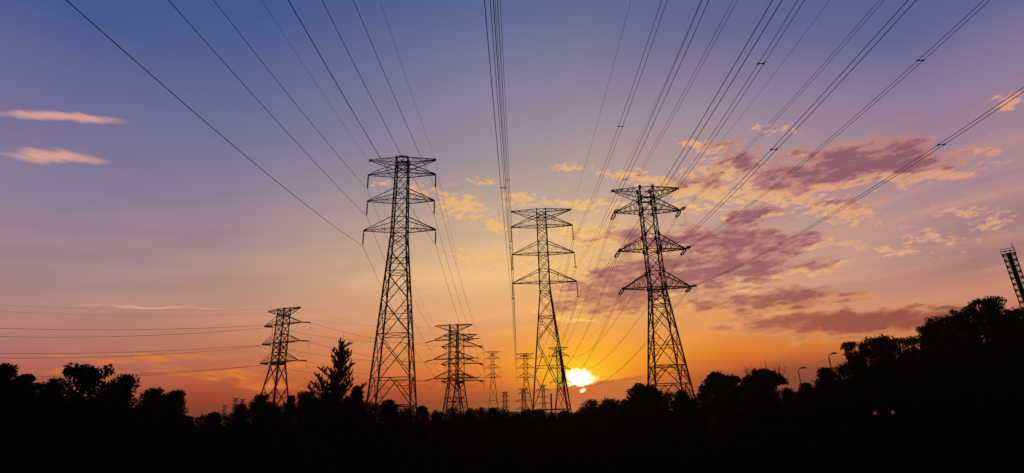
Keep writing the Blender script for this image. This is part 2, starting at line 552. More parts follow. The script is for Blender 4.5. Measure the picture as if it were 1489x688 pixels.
def make_tree(name, label, px, py, wpx, D, kind='round', group=None, seed=0, cat='tree', leaves=4200, low=0.12, twigs=0):
    rng = np.random.default_rng(seed)
    P = at(px, py, D)
    base = float(terr(P.x, P.y)) - 0.15
    H = max(P.z - base, 0.8)
    dist = (P - Vector((0, 0, HC))).dot(Vector((0, math.cos(PITCH), math.sin(PITCH))))
    Wd = wpx * dist / FPX
    root = tag(empty(name, (P.x, P.y, base), 0.0), label, cat, group)
    tr = MB()
    th = H * (0.75 if kind in ('round', 'tall', 'bush') else 0.85)
    r0 = max(0.05, H * 0.022)
    lean = rng.normal(size=2) * H * 0.02
    trunk = [Vector((lean[0] * t * t, lean[1] * t * t, th * t)) for t in np.linspace(0, 1, 7)]
    tr.tube(trunk, [r0 * (1 - 0.75 * t) for t in np.linspace(0, 1, 7)], 8)
    lobes = []
    if kind in ('round', 'tall', 'bush', 'open'):
        z0 = low * H

        def prof(t):
            if kind == 'tall':
                return max(0.22, min(1.0, 0.7 + t) * math.sqrt(max(0.0, 1 - (max(0, t - 0.45) / 0.6) ** 2)))
            if kind == 'bush':
                return max(0.25, math.sqrt(max(0.0, 1 - (max(0, t - 0.35) / 0.7) ** 2)))
            return max(0.22, math.sqrt(max(0.0, 1 - ((t - 0.55) / 0.62) ** 2))) if t > 0.55 else 0.75 + 0.25 * t / 0.55
        hw = Wd / 2
        # size of the crown that carries the outline: the upper part is at most as tall as 1.6 widths
        zt = max(z0, H - 1.7 * Wd)
        lr0, lr1, nl = {'round': (.13, .21, 44), 'tall': (.13, .20, 40), 'bush': (.15, .24, 30), 'open': (.085, .15, 64)}[kind]
        for i in range(nl):
            t = (i + rng.uniform(0, 1)) / nl
            zc = zt + (H - zt) * t
            lr = Wd * rng.uniform(lr0, lr1)
            w = hw * prof(t) * rng.uniform(0.82, 1.08)
            rad = max(0, w - lr * 0.75) * (1.0 if rng.uniform() < 0.65 else rng.uniform(0, 1))
            an = i * 2.4 + rng.normal() * 0.5
            lobes.append((np.array([rad * math.cos(an), rad * math.sin(an), min(zc, H - lr * 0.75)]), np.array([lr * 1.1, lr * 1.1, lr * 0.9])))
        k = 5
        for i in range(k):
            t = (i + 0.4) / k * (0.72 if kind == 'open' else 0.85)
            q = hw * prof(t) * (0.64 if kind == 'open' else 0.76)
            lobes.append((np.array([0, 0, zt + (H - zt) * t]), np.array([q, q, (H - zt) / k * 0.8])))
        lr = Wd * 0.13
        lobes.append((np.array([rng.normal() * lr * .5, 0, H - lr * 0.8]), np.array([lr, lr, lr * 0.85])))
        if zt > z0 + 0.5:
            for i in range(10):
                an = rng.uniform(0, 6.28)
                zc = z0 + (zt - z0) * (i + 0.5) / 10
                lobes.append((np.array([math.cos(an) * hw * 0.3, math.sin(an) * hw * 0.3, zc]), np.array([hw * .75, hw * .75, max(hw * .4, (zt - z0) / 10)])))
    elif kind == 'umbrella':
        tilt = rng.uniform(-0.05, 0.3)
        # wide flattened crown on spreading limbs, a little higher on one side
        for i in range(40):
            an = i * 2.4 + rng.normal() * 0.3
            q = math.sqrt((i + 0.5) / 40)
            lr = Wd * rng.uniform(0.07, 0.125)
            rad = max(0.0, Wd * 0.5 * q - lr * 0.9)
            xx = rad * math.cos(an)
            zc = H - Wd * (0.06 + 0.24 * q * q) - lr * 0.7 - rng.uniform(0, 0.16) * Wd + tilt * xx
            lobes.append((np.array([xx, rad * math.sin(an), min(zc, H - lr * 0.6)]), np.array([lr * 1.3, lr * 1.3, lr * 0.75])))
        lobes.append((np.array([0, 0, H - Wd * 0.36]), np.array([Wd * .34, Wd * .34, Wd * .2])))
        for i in range(10):
            an = rng.uniform(0, 6.28)
            lobes.append((np.array([math.cos(an) * Wd * 0.2, math.sin(an) * Wd * 0.2, (H - Wd * .4) * (i + .5) / 10]), np.array([Wd * .24, Wd * .24, Wd * .2])))
    for c, r in lobes:
        c = Vector(c)
        t = min(0.95, max(0.15, (c.z - 0.35 * math.hypot(c.x, c.y)) / th))
        k = t * 6
        i0 = int(min(5, k))
        s = trunk[i0].lerp(trunk[i0 + 1], k - i0)
        mid = s.lerp(c, 0.5) + Vector((0, 0, -0.03 * H))
        tr.tube([s, mid, c], [r0 * 0.35, r0 * 0.22, r0 * 0.08], 5)
    if kind == 'bare':
        for i in range(26):
            t = rng.uniform(0.25, 1)
            k = t * 6
            i0 = int(min(5, k))
            s = trunk[i0].lerp(trunk[i0 + 1], k - i0)
            an = rng.uniform(0, 6.28)
            L = Wd * rng.uniform(0.25, 0.5) * (1.15 - 0.5 * t)
            e = s + Vector((math.cos(an) * L, math.sin(an) * L, L * rng.uniform(0.9, 1.8)))
            e.z = min(e.z, H)
            tr.tube([s, s.lerp(e, 0.5) + Vector((math.cos(an), math.sin(an), 0)) * L * 0.12, e], [r0 * 0.4, r0 * 0.25, r0 * 0.1], 4)
            for j in range(5):
                s2 = s.lerp(e, rng.uniform(0.4, 1))
                e2 = s2 + Vector(rng.normal(size=3) * [0.12, 0.12, 0.1]) * Wd + Vector((0, 0, 0.12 * Wd))
                e2.z = min(e2.z, H)
                tr.tube([s2, e2], [r0 * 0.16, r0 * 0.07], 3)
                lobes.append((np.array(e2), np.array([1, 1, 1]) * Wd * 0.035))
    if kind == 'bare':
        leaves = 700
    for i in range(twigs):
        an = rng.uniform(0, 6.28)
        q = rng.uniform(0.15, 0.42) * Wd
        b0 = Vector((q * math.cos(an), q * math.sin(an), H - Wd * 0.35))
        e0 = b0 + Vector((math.cos(an) * 0.14 * Wd, math.sin(an) * 0.14 * Wd, Wd * rng.uniform(0.22, 0.38)))
        tr.tube([b0, b0.lerp(e0, 0.6) + Vector((0.02 * Wd, 0, 0)), e0], [0.05, 0.035, 0.012], 4)
        for j in range(3):
            f0 = b0.lerp(e0, rng.uniform(0.5, 0.95))
            tr.tube([f0, f0 + Vector((rng.normal() * 0.06, rng.normal() * 0.06, 0.07)) * Wd], [0.025, 0.01], 3)
    tr.build('trunk', M_BARK, root)
    vol = np.array([r.prod() for _, r in lobes]) ** 0.72
    cnt = (leaves * 2.1 * vol / vol.sum()).astype(int) + 1
    pts = np.concatenate([fill_lobe(rng, c, r, k) for (c, r), k in zip(lobes, cnt)])
    pts = pts + rng.normal(size=pts.shape) * 0.012 * Wd
    pts[:, 2] = np.maximum(pts[:, 2], 0.05)
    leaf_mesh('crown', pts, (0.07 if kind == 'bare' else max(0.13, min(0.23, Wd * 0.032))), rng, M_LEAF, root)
    return root


def make_conifer(label, px, py, D, seed=5):
    rng = np.random.default_rng(seed)
    P = at(px, py, D)
    base = float(terr(P.x, P.y)) - 0.15
    H = P.z - base
    m = D / FPX * 1.0
    root = tag(empty('conifer_tree', (P.x, P.y, base)), label, 'tree')
    tr = MB()
    trunk = [Vector((-0.035 * H * (1 - (1 - t) ** 2) + 0.05 * H * t, 0, H * 0.985 * t)) for t in np.linspace(0, 1, 9)]
    tr.tube(trunk, [0.24 * (1 - 0.93 * t) for t in np.linspace(0, 1, 9)], 8)
    cen, dirs = [], []

    def spray(s, e, dens, sp):
        L = (e - s).length
        n = int(dens * L)
        d = np.array((e - s).normalized())
        for _ in range(n):
            t = rng.uniform(0.05, 1.0)
            c = np.array(s.lerp(e, t)) + rng.normal(size=3) * sp * (1.15 - 0.8 * t)
            cen.append(c)
            dirs.append(d * 0.8 + np.array([0, 0, 0.5]) + rng.normal(size=3) * 0.35)
    top_half = 36 * m
    n = 135
    for i in range(n):
        t = 0.22 + 0.69 * (i + rng.uniform(0, 1)) / n
        k = t * 8
        i0 = int(min(7, k))
        s = trunk[i0].lerp(trunk[i0 + 1], k - i0)
        an = rng.uniform(0, 6.28)
        L = top_half * (0.06 + 1.2 * max(0, (1 - t) / 0.78) ** 1.0) * rng.uniform(0.2, 1.3)
        up = rng.uniform(0.5, 1.1)
        e = s + Vector((math.cos(an) * L, math.sin(an) * L, L * up + 0.15))
        if e.z > H:
            e.z = H
        tr.tube([s, s.lerp(e, 0.5) + Vector((0, 0, -0.08 * L)), e], [0.05 * (1.2 - t), 0.035 * (1.2 - t), 0.008], 4)
        spray(s, e, 75, 0.06 + 0.035 * L)
        for j in range(int(L * 2.2)):
            s2 = s.lerp(e, rng.uniform(0.3, 0.95))
            e2 = s2 + Vector((rng.normal() * 0.3, rng.normal() * 0.3, rng.uniform(0.3, 0.75)))
            tr.tube([s2, e2], [0.014, 0.005], 3)
            spray(s2, e2, 60, 0.05)
    # a second leader left of the main stem
    s = trunk[3]
    tip = Vector((-27 * m, 0, H - 60 * m))
    tr.tube([s, Vector((-22 * m, 0, H - 95 * m)), tip], [0.1, 0.06, 0.015], 6)
    for i in range(40):
        t = rng.uniform(0.25, 1)
        b = s.lerp(tip, t)
        L = 9 * m * (1.15 - t) * rng.uniform(0.6, 1.4)
        an = rng.uniform(0, 6.28)
        e = b + Vector((math.cos(an) * L, math.sin(an) * L, L * 0.9 + 0.1))
        tr.tube([b, e], [0.02, 0.006], 3)
        spray(b, e, 80, 0.07)
    tr.build('trunk', M_BARK, root)
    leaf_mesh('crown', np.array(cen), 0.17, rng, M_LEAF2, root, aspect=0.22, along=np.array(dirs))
    return root


def build_trees():
    T = [
        # name, label, x, ytop, width px, D, kind, extra
        ('broadleaf_tree', 'shaggy black tree cut off by the left edge of the picture', 8, 530, 46, 62, 'tall', {}),
        ('broadleaf_tree', 'black tree with squared top just right of the edge tree on the left', 38, 545, 34, 64, 'tall', {}),
        ('bare_tree', 'thin twiggy sapling, the shorter one, rising right of the square topped tree', 52, 546, 14, 70, 'bare', {}),
        ('bare_tree', 'taller thin twiggy tree with wispy reddish top left of the biggest left tree', 74, 536, 24, 72, 'bare', {}),
        ('broadleaf_tree', 'small black tree with gaps under the wispy twigs', 70, 556, 32, 66, 'open', {'leaves': 3800}),
        ('broadleaf_tree', 'largest wide round tree of the left group with sky showing through its crown', 125, 531, 80, 68, 'open', {'leaves': 9000}),
        ('broadleaf_tree', 'dense dome shaped black tree right of the largest left tree', 184, 545, 46, 70, 'tall', {'leaves': 6500}),
        ('broadleaf_tree', 'small pointed tree, left one of the isolated pair at the left', 226, 565, 36, 72, 'tall', {'leaves': 4500}),
        ('broadleaf_tree', 'narrow knobbly tree, right one of the isolated pair at the left', 256, 568, 30, 73, 'tall', {'leaves': 4500}),
        ('broadleaf_tree', 'small round tree directly left of the left steel pylon base', 352, 587, 22, 92, 'round', {'leaves': 2500}),
        ('broadleaf_tree', 'rounded black tree hiding the foot of the small left pylon', 381, 574, 38, 92, 'round', {'leaves': 5000}),
        ('broadleaf_tree', 'small black tree right of the small left pylon foot', 424, 575, 18, 92, 'tall', {'leaves': 2500}),
        ('broadleaf_tree', 'bushy black tree touching the spiky conifer on its left side', 446, 569, 32, 86, 'round', {'leaves': 4500}),
        ('broadleaf_tree', 'knobbly black tree right of the spiky conifer', 519, 562, 26, 78, 'tall', {'leaves': 4000}),
        ('broadleaf_tree', 'low bushy tree inside the feet of the tall left pylon', 566, 581, 30, 74, 'round', {'leaves': 3500}),
        ('broadleaf_tree', 'low rounded tree left of the rightmost pylon, near the setting sun', 858, 581, 32, 96, 'round', {'leaves': 4000}),
        ('broadleaf_tree', 'low lumpy tree between the sun and the rightmost pylon', 887, 579, 34, 94, 'round', {'leaves': 4000}),
        ('broadleaf_tree', 'big rounded tree covering the left foot of the rightmost pylon', 936, 559, 62, 84, 'round', {'leaves': 8000}),
        ('broadleaf_tree', 'dome shaped tree covering the right foot of the rightmost pylon', 990, 567, 42, 84, 'round', {'leaves': 5500}),
        ('broadleaf_tree', 'broad spreading tree just right of the rightmost pylon, without bare twigs', 1041, 536, 66, 82, 'umbrella', {'leaves': 6500}),
        ('broadleaf_tree', 'broad spreading tree with bare twigs sticking from its crown', 1103, 530, 66, 84, 'umbrella', {'leaves': 6500, 'twigs': 14}),
        ('broadleaf_tree', 'small low round tree between the two street lamps', 1172, 557, 24, 88, 'round', {'leaves': 3000}),
        ('broadleaf_tree', 'upright dark tree in front of the taller street lamp', 1198, 535, 32, 80, 'tall', {'leaves': 4500}),
        ('hillside_tree', 'leafy tree at the left foot of the wooded hill beside the lamp', 1240, 497, 40, 84, 'open', {'leaves': 6500}),
        ('hillside_tree', 'large round tree on the lower slope of the wooded hill', 1276, 489, 54, 88, 'round', {'leaves': 8000}),
        ('hillside_tree', 'middle slope tree with small crown in the notch of the hill line', 1318, 491, 44, 92, 'open', {'leaves': 6500}),
        ('hillside_tree', 'small tuft topped tree starting the steep rise of the hill', 1346, 474, 38, 94, 'tall', {'leaves': 6000}),
        ('hillside_tree', 'dense tree halfway up the steep wooded rise', 1374, 459, 56, 98, 'round', {'leaves': 8000}),
        ('hillside_tree', 'clumpy tree just left of the hill top tree', 1398, 449, 44, 102, 'open', {'leaves': 7000}),
        ('hillside_tree', 'highest tree crowning the dark wooded hill', 1432, 434, 58, 104, 'open', {'leaves': 9000}),
        ('hillside_tree', 'round tree at the foot of the lattice mast near the right edge', 1466, 450, 54, 106, 'round', {'leaves': 7500}),
        ('hillside_tree', 'tree cut off by the right edge below the lattice mast', 1500, 452, 50, 106, 'round', {'leaves': 6500}),
    ]
    for i, (nm, lab, x, y, w, D, k, kw) in enumerate(T):
        if x < 280 and k != 'bare':
            w *= 1.16
        g = 'trees on the wooded hill' if nm == 'hillside_tree' else None
        make_tree(nm, lab, x, y, w, D, k, seed=100 + i, group=g, **kw)
    make_conifer('tall spiky conifer with ragged upswept branches right of the small left pylon', 497, 479, 80)
    # the run of low trees closing the valley: nothing tells one from the next
    rng = random.Random(4)
    x = 262
    i = 0
    line = [(262, 607), (300, 603), (345, 596), (372, 588), (440, 583), (478, 575), (520, 578), (545, 588), (600, 590), (640, 593), (680, 596), (706, 594), (730, 596),
            (780, 595), (830, 599), (850, 592), (910, 577), (960, 573), (1000, 575), (1060, 560), (1130, 563), (1165, 566), (1230, 545)]
    while x < 1225:
        for a, b in zip(line, line[1:]):
            if a[0] <= x <= b[0]:
                y = a[1] + (b[1] - a[1]) * (x - a[0]) / (b[0] - a[0])
        w = rng.uniform(26, 62)
        make_tree('treeline_tree', 'low dark rounded tree merging into the black treeline across the valley', x, y + rng.uniform(-2.5, 5), w,
                  (rng.uniform(60, 70) if 505 < x < 650 else rng.uniform(66, 82)), 'bush', group='low trees of the valley treeline', seed=500 + i, leaves=2800, low=0.05)
        x += rng.uniform(12, 24)
        i += 1
    # lower trees filling the left group and the hill slope
    for j, (x, y, D) in enumerate([(10, 565, 58), (45, 572, 58), (85, 575, 60), (118, 578, 60), (150, 580, 60), (178, 585, 62), (205, 590, 64), (235, 592, 66), (266, 604, 68)]):
        make_tree('treeline_tree', 'low bushy tree filling the foot of the left tree group', x, y, 44, D, 'bush',
                  group='undergrowth trees of the left group', seed=700 + j, leaves=3000, low=0.02)
    for j, (x, y, D) in enumerate([(1222, 530, 74), (1250, 525, 76), (1285, 520, 78), (1315, 515, 80), (1345, 505, 84), (1375, 492, 86), (1405, 482, 90), (1440, 475, 92), (1475, 478, 92),
                                   (1235, 560, 62), (1275, 555, 64), (1320, 552, 66), (1365, 545, 68), (1410, 535, 70), (1455, 528, 72), (1490, 520, 74),
                                   (1205, 570, 64), (1350, 580, 54), (1400, 575, 54), (1450, 570, 56), (1490, 568, 56)]):
        make_tree('hillside_tree', 'dark tree lost among the black trees of the hillside slope', x, y, 56, D, 'bush',
                  group='trees filling the hillside slope', seed=800 + j, leaves=3200, low=0.02)


build_trees()


def build_ground_cover():
    rng = np.random.default_rng(77)
    # grass blades, thick near the camera
    n = 60000
    r = 6 + 60 * rng.uniform(0, 1, n) ** 1.3
    a = rng.uniform(R(-50), R(50), n)
    x, y = r * np.sin(a), r * np.cos(a)
    h = rng.uniform(0.12, 0.4, n)
    c = np.stack([x, y, terr(x, y) + h * 0.6], 1)
    d = np.tile(np.array([[0, 0, 1.6]]), (n, 1))
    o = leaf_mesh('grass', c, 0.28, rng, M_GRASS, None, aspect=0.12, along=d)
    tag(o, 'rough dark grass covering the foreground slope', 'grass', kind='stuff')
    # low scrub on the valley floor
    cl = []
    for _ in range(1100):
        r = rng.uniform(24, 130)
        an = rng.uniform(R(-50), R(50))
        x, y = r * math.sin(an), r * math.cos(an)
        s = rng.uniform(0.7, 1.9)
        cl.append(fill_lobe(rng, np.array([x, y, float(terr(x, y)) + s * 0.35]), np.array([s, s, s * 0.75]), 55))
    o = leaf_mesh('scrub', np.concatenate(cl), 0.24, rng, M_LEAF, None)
    tag(o, 'low dark scrub spread over the valley floor', 'scrub', kind='stuff')


build_ground_cover()


# ------------------------------------------------------------------ pylons
def lerp(a, b, t):
    return a + (b - a) * t


def prof_hw(prof, z):
    for (z0, h0), (z1, h1) in zip(prof, prof[1:]):
        if z <= z1:
            return lerp(h0, h1, (z - z0) / (z1 - z0))
    return prof[-1][1]


def insulator(mb, p, q, r=0.13, k=8):
    """a string of discs between two points"""
    p, q = Vector(p), Vector(q)
    L = (q - p).length
    n = max(4, int(L / 0.16))
    pts, rad = [], []
    for i in range(n):
        for f, rr in ((0.08, 0.3), (0.35, 1.0), (0.6, 0.9), (0.85, 0.3)):
            pts.append(p.lerp(q, (i + f) / n))
            rad.append(r * rr)
    mb.tube(pts, rad, k)


def pylon(label, X, Y, yaw, z0, prof, arms, lw=0.2, bw=0.09, ins=None, ins_len=2.5, line_az=None, detail=1, guard=None, group=None, plates=False, far_az=None, base=(), k_panels=(0,)):
    """arms: list of (key, z, half width, other chord dz). z relative to base. Returns attachment points."""
    root = tag(empty('lattice_pylon', (X, Y, z0), yaw), label, 'pylon', group)
    H = prof[-1][0]
    rot = Matrix.Rotation(yaw, 4, 'Z')
    world_m = Matrix.Translation((X, Y, z0)) @ rot
    C4 = [(1, 1), (-1, 1), (-1, -1), (1, -1)]

    def cor(i, z):
        h = prof_hw(prof, z)
        return Vector((C4[i][0] * h, C4[i][1] * h, z))
    for i in range(4):
        mb = MB()
        zs = [p[0] for p in prof]
        for a, b in zip(zs, zs[1:]):
            mb.angle(cor(i, a), cor(i, b), lw * (1.0 if a < 0.5 * H else 0.8))
        mb.build('leg', M_STEEL, root)
    br = MB()
    # panels
    levels = [0.0] + list(base)
    key_z = sorted(set([z for _, z, _, _ in arms] + [z + dz for _, z, _, dz in arms] + [prof[-1][0]] + [p[0] for p in prof[1:]]))
    for kz in key_z:
        z = levels[-1]
        if kz - z < 0.25:
            continue
        seg = []
        while True:
            w = 2 * prof_hw(prof, z)
            nz = z + w * (1.15 if detail else 1.6)
            if nz >= kz - 0.4 * w:
                break
            seg.append(nz)
            z = nz
        # stretch the panels to end on the key level
        allz = seg + [kz]
        s = levels[-1]
        levels += allz
    for li, (a, b) in enumerate(zip(levels, levels[1:])):
        w = 2 * prof_hw(prof, a)
        for i in range(4):
            j = (i + 1) % 4
            A, B, Cc, D = cor(i, a), cor(j, a), cor(i, b), cor(j, b)
            big = w > 3.2
            if li in k_panels and detail:
                m = (Cc + D) / 2
                br.angle(A, m, bw * 1.3)
                br.angle(B, m, bw * 1.3)
                for t in (0.35, 0.68):
                    br.bar(A.lerp(m, t), A.lerp(Cc, t), bw * 0.7)
                    br.bar(B.lerp(m, t), B.lerp(D, t), bw * 0.7)
                    br.bar(A.lerp(m, t), A.lerp(Cc, min(1, t + 0.33)), bw * 0.7)
                    br.bar(B.lerp(m, t), B.lerp(D, min(1, t + 0.33)), bw * 0.7)
                br.angle(Cc, D, bw * 1.2)
                continue
            br.angle(A, D, bw * (1.2 if big else 1.0))
            br.angle(B, Cc, bw * (1.2 if big else 1.0))
            if big and detail:
                # the crossing of the two diagonals and redundant members to the legs
                wa, wb = (A - B).length, (Cc - D).length
                t = wa / (wa + wb)
                X0 = A.lerp(D, t)
                for (s, e, l0, l1) in ((A, X0, A, Cc), (B, X0, B, D), (Cc, X0, Cc, A), (D, X0, D, B)):
                    q = s.lerp(e, 0.5)
                    tt = 0.25 if s in (A, B) else 0.25
                    br.bar(q, l0.lerp(l1, tt), bw * 0.6)
                    br.bar(q, l0.lerp(l1, 0.5), bw * 0.6)
                if li % 2 == 1 or w > 6:
                    br.bar(A.lerp(Cc, t), B.lerp(D, t), bw * 0.8)
        if any(abs(b - kz) < 0.05 for kz in key_z) or (w > 3.2 and li % 2 == 0):
            for i in range(4):
                br.angle(cor(i, b), cor((i + 1) % 4, b), bw * 1.1)
            if w > 3.2:
                br.bar(cor(0, b), cor(2, b), bw * 0.7)
                br.bar(cor(1, b), cor(3, b), bw * 0.7)
    if plates:
        for _, z, _, dz in arms:
            for zz in (z, z + dz):
                for i in range(4):
                    c = cor(i, zz)
                    br.bar(c + Vector((0, 0, -0.34)), c + Vector((0, 0, 0.34)), 0.5, 0.42)
    br.build('bracing', M_STEEL, root)
    tips = {}
    for key, z, hw, dz in arms:
        for s, sgn in ((0, -1), (1, 1)):
            mb = MB()
            tip = Vector((sgn * hw, 0, z))
            zz = z + dz
            h0, h1 = prof_hw(prof, z), prof_hw(prof, zz)
            for f in (-1, 1):
                r0 = Vector((sgn * h0, f * h0, z))
                r1 = Vector((sgn * h1, f * h1, zz))
                t_ = tip + Vector((0, f * 0.10, 0))
                t1_ = t_ + Vector((-sgn * 0.15, 0, 0.16 if dz > 0 else -0.16))
                mb.angle(r0, t_, bw * 1.35)
                mb.angle(r1, t1_, bw * 1.35)
                n = 5 if detail > 1 else (3 if detail else 2)
                for i in range(1, n):
                    a = r0.lerp(t_, i / n)
                    b = r1.lerp(t1_, i / n)
                    mb.bar(a, b, bw * (0.6 if detail != 1 else 0.4))
                    mb.bar(r0.lerp(t_, (i - 1) / n), b, bw * (0.6 if detail != 1 else 0.4))
            n = 5 if detail > 1 else 4
            for i in range(n):
                for zc, hh in ((z, h0),):
                    a0 = Vector((sgn * hh, -hh, zc)).lerp(tip, i / n)
                    a1 = Vector((sgn * hh, hh, zc)).lerp(tip, i / n)
                    b0 = Vector((sgn * hh, -hh, zc)).lerp(tip, (i + 1) / n)
                    b1 = Vector((sgn * hh, hh, zc)).lerp(tip, (i + 1) / n)
                    if i:
                        mb.bar(a0, a1, bw * 0.6)
                    if i < n - 1:
                        mb.bar(*((a0, b1) if i % 2 else (a1, b0)), bw * 0.6)
            mb.bar(tip - Vector((sgn * 0.05, 0.22, 0)), tip + Vector((-sgn * 0.05, 0.22, 0)), 0.22, 0.2)
            arm = mb.build('crossarm', M_STEEL, root)
            wt = world_m @ tip
            if key == 'E' or ins is None:
                tips[(key, s)] = dict(near=wt, far=wt)
                if key == 'E' and ins:
                    c = MB()
                    c.bar(tip + Vector((0, 0, -0.05)), tip + Vector((0, 0, -0.45)), 0.09)
                    c.build('clamp', M_STEEL, arm)
                    tips[(key, s)] = dict(near=world_m @ (tip + Vector((0, 0, -0.4))), far=world_m @ (tip + Vector((0, 0, -0.4))))
                continue
            if ins in ('string', 'yoke'):
                im = MB()
                q = tip + Vector((0, 0, -ins_len))
                im.bar(tip, tip + Vector((0, 0, -0.3)), 0.06)
                insulator(im, tip + Vector((0, 0, -0.3)), q + Vector((0, 0, 0.3)), 0.15 if ins == 'string' else 0.13)
                im.bar(q + Vector((0, 0, 0.3)), q, 0.07)
                if ins == 'yoke':
                    im.bar(q + Vector((-0.28, 0, 0.12)), q + Vector((0.28, 0, 0.12)), 0.08, 0.16)
                    for e in (-1, 1):
                        im.bar(q + Vector((e * 0.23, 0, 0.14)), q + Vector((e * 0.23, 0, -0.12)), 0.06)
                        im.bar(q + Vector((e * 0.23, -0.3, -0.02)), q + Vector((e * 0.23, 0.3, -0.02)), 0.06, 0.1)
                im.build('insulator_string', M_INSUL, arm)
                w = world_m @ q
                tips[(key, s)] = dict(near=w, far=w)
            elif ins == 'dead':
                out = {}
                inv = world_m.inverted()
                ends = {}
                for side, az in (('near', line_az + math.pi), ('far', far_az if far_az is not None else line_az)):
                    dw = Vector((math.sin(az), math.cos(az), -0.16 if side == 'far' else -0.10)).normalized()
                    d = (rot.inverted() @ dw)
                    im = MB()
                    o_ = Vector((0, 0, 1)).cross(d).normalized() * 0.24
                    for e in (-1, 1):
                        im.bar(tip, tip + d * 0.4 + o_ * e, 0.07)
                        insulator(im, tip + d * 0.4 + o_ * e, tip + d * (ins_len - 0.4) + o_ * e, 0.145)
                    im.bar(tip + d * (ins_len - 0.35) - o_ * 1.25, tip + d * (ins_len - 0.35) + o_ * 1.25, 0.1, 0.14)
                    im.bar(tip + d * (ins_len - 0.35), tip + d * ins_len, 0.1)
                    im.build('insulator_string', M_INSUL, arm)
                    ends[side] = tip + d * ins_len
                    out[side] = world_m @ ends[side]
                jm = MB()
                for e in (-0.2, 0.2):
                    a, b = ends['near'] + Vector((e, 0, 0)), ends['far'] + Vector((e, 0, 0))
                    pts = [a.lerp(b, t) + Vector((sgn * 0.25 * math.sin(math.pi * t), 0, -2.7 * math.sin(math.pi * t) ** 0.8)) for t in np.linspace(0, 1, 17)]
                    jm.tube(pts, 0.02, 4)
                jm.build('jumper_loop', M_WIRE, arm)
                tips[(key, s)] = out
    if guard:
        g = MB()
        h = prof_hw(prof, guard)
        for off in (0.5, 0.8):
            q = [Vector((sx * (h + off), sy * (h + off), guard + off * 0.25)) for sx, sy in C4]
            for i in range(4):
                g.bar(q[i], q[(i + 1) % 4], 0.05)
                g.bar(q[i], Vector((C4[i][0] * h, C4[i][1] * h, guard)), 0.07)
        g.build('anti_climb_frame', M_STEEL, root)
        sg = MB()
        c = cor(2, guard + 2.3)
        sg.bar(c + Vector((6.4 * 0 + 0.9, -0.12, 0)), c + Vector((0.9, -0.12, 0.75)), 0.6, 0.04)
        sg.build('warning_plate', M_STEEL, root)
    return root, tips


P1, T1 = pylon('tallest pylon in the picture, left of centre, with single insulators hanging from three flat arms',
               -18.163, 81.308, R(2.5), 0, [(0, 3.75), (35.6, 1.22), (50.06, 0.94)],
               [('E', 50.06 - 0.25, 5.59, -1.6), ('U', 46.957, 5.63, 1.75), ('M', 42.182, 5.495, 1.9), ('L', 37.043, 5.798, 2.0)],
               0.22, 0.09, 'string', 2.53, detail=1, guard=9.4, base=(9.9, 13.7), k_panels=(1,))
P2, T2 = pylon('centre pylon in front of the sunset with slender shaft and three triangular arm pairs',
               6.384, 106.537, R(-1.0), 0, [(0, 4.4), (32.0, 1.05), (50.08, 0.95)],
               [('E', 50.08 - 0.15, 6.405, -2.0), ('U', 46.261, 6.523, 2.4), ('M', 40.156, 6.513, 2.5), ('L', 33.988, 6.601, 2.6)],
               0.23, 0.10, 'yoke', 3.23, detail=1, base=(9.2, 22.0), k_panels=())
P3, T3 = pylon('heavy tension pylon right of the sun with thick joints and double insulators at arm tips',
               26.616, 97.191, R(-0.95), 0, [(0, 4.2), (29.4, 1.33), (50.08, 1.25)],
               [('E', 50.08 - 0.1, 6.651, -2.4), ('U', 45.148, 6.403, 2.7), ('M', 37.254, 6.348, 2.9), ('L', 29.883, 6.319, 3.0)],
               0.28, 0.115, 'dead', 2.7, R(0.25), detail=2, plates=True, far_az=R(-4), base=(8.6, 12.6, 15.7), k_panels=(1, 2))


def far_pylon(label, px, py, D, arms, waist, hw_base, hw_top, yaw, lw, bw, ins, ins_len=3.5, group=None, line_az=0.0, far_az=None, detail=0):
    P = at(px, py, D)
    b = float(terr(P.x, P.y))
    H = P.z - b
    ar = [(k, H + z, hw, dz) for k, z, hw, dz in arms]
    return pylon(label, P.x, P.y, yaw, b, [(0, hw_base), (H + waist, hw_top * 1.15), (H, hw_top)], ar, lw, bw, ins, ins_len, line_az, detail, None, group, far_az=far_az)


STD = [('E', -0.2, 5.9, -2.0), ('U', -6.0, 5.9, 2.6), ('M', -13.3, 6.1, 2.8), ('L', -20.5, 6.4, 3.0)]
GF = 'distant pylons on the horizon'
PL, TL = far_pylon('dark corner pylon at the left, standing corner on with wide arms above the treeline', 413.5, 449, 205,
                   [('E', -0.2, 7.6, -2.0), ('U', -5.6, 8.6, 2.8), ('M', -12.0, 8.6, 3.0), ('L', -18.6, 8.6, 3.2)],
                   -19.6, 5.2, 1.45, R(-23), 0.34, 0.15, 'dead', 3.8, None, R(-75), R(108), detail=1)
P4, T4 = far_pylon('front one of the two overlapping six armed pylons left of centre', 660, 472, 185,
                   [('E', -0.2, 6.4, -2.0), ('U', -5.2, 6.9, 2.2), ('M', -11.6, 6.9, 2.3), ('L', -17.9, 6.9, 2.4)],
                   -18.8, 4.4, 1.35, R(-4), 0.29, 0.14, 'dead', 3.4, None, R(-35), R(-70), detail=1)
P5, T5 = far_pylon('rear one of the two overlapping six armed pylons left of centre', 669, 486, 205,
                   [('E', -0.2, 6.3, -2.0), ('U', -4.6, 6.9, 2.2), ('M', -11.0, 6.9, 2.3), ('L', -17.2, 6.9, 2.4)],
                   -18.0, 4.4, 1.4, R(4), 0.30, 0.14, 'dead', 3.4, None, R(-35), R(30), detail=1)
P715, T715 = far_pylon('slim far pylon standing alone between the double pylons and the centre pylon', 716, 511, 443, STD, -21, 4.6, 1.25, R(3), 0.34, 0.16, 'string', 4.6, GF)
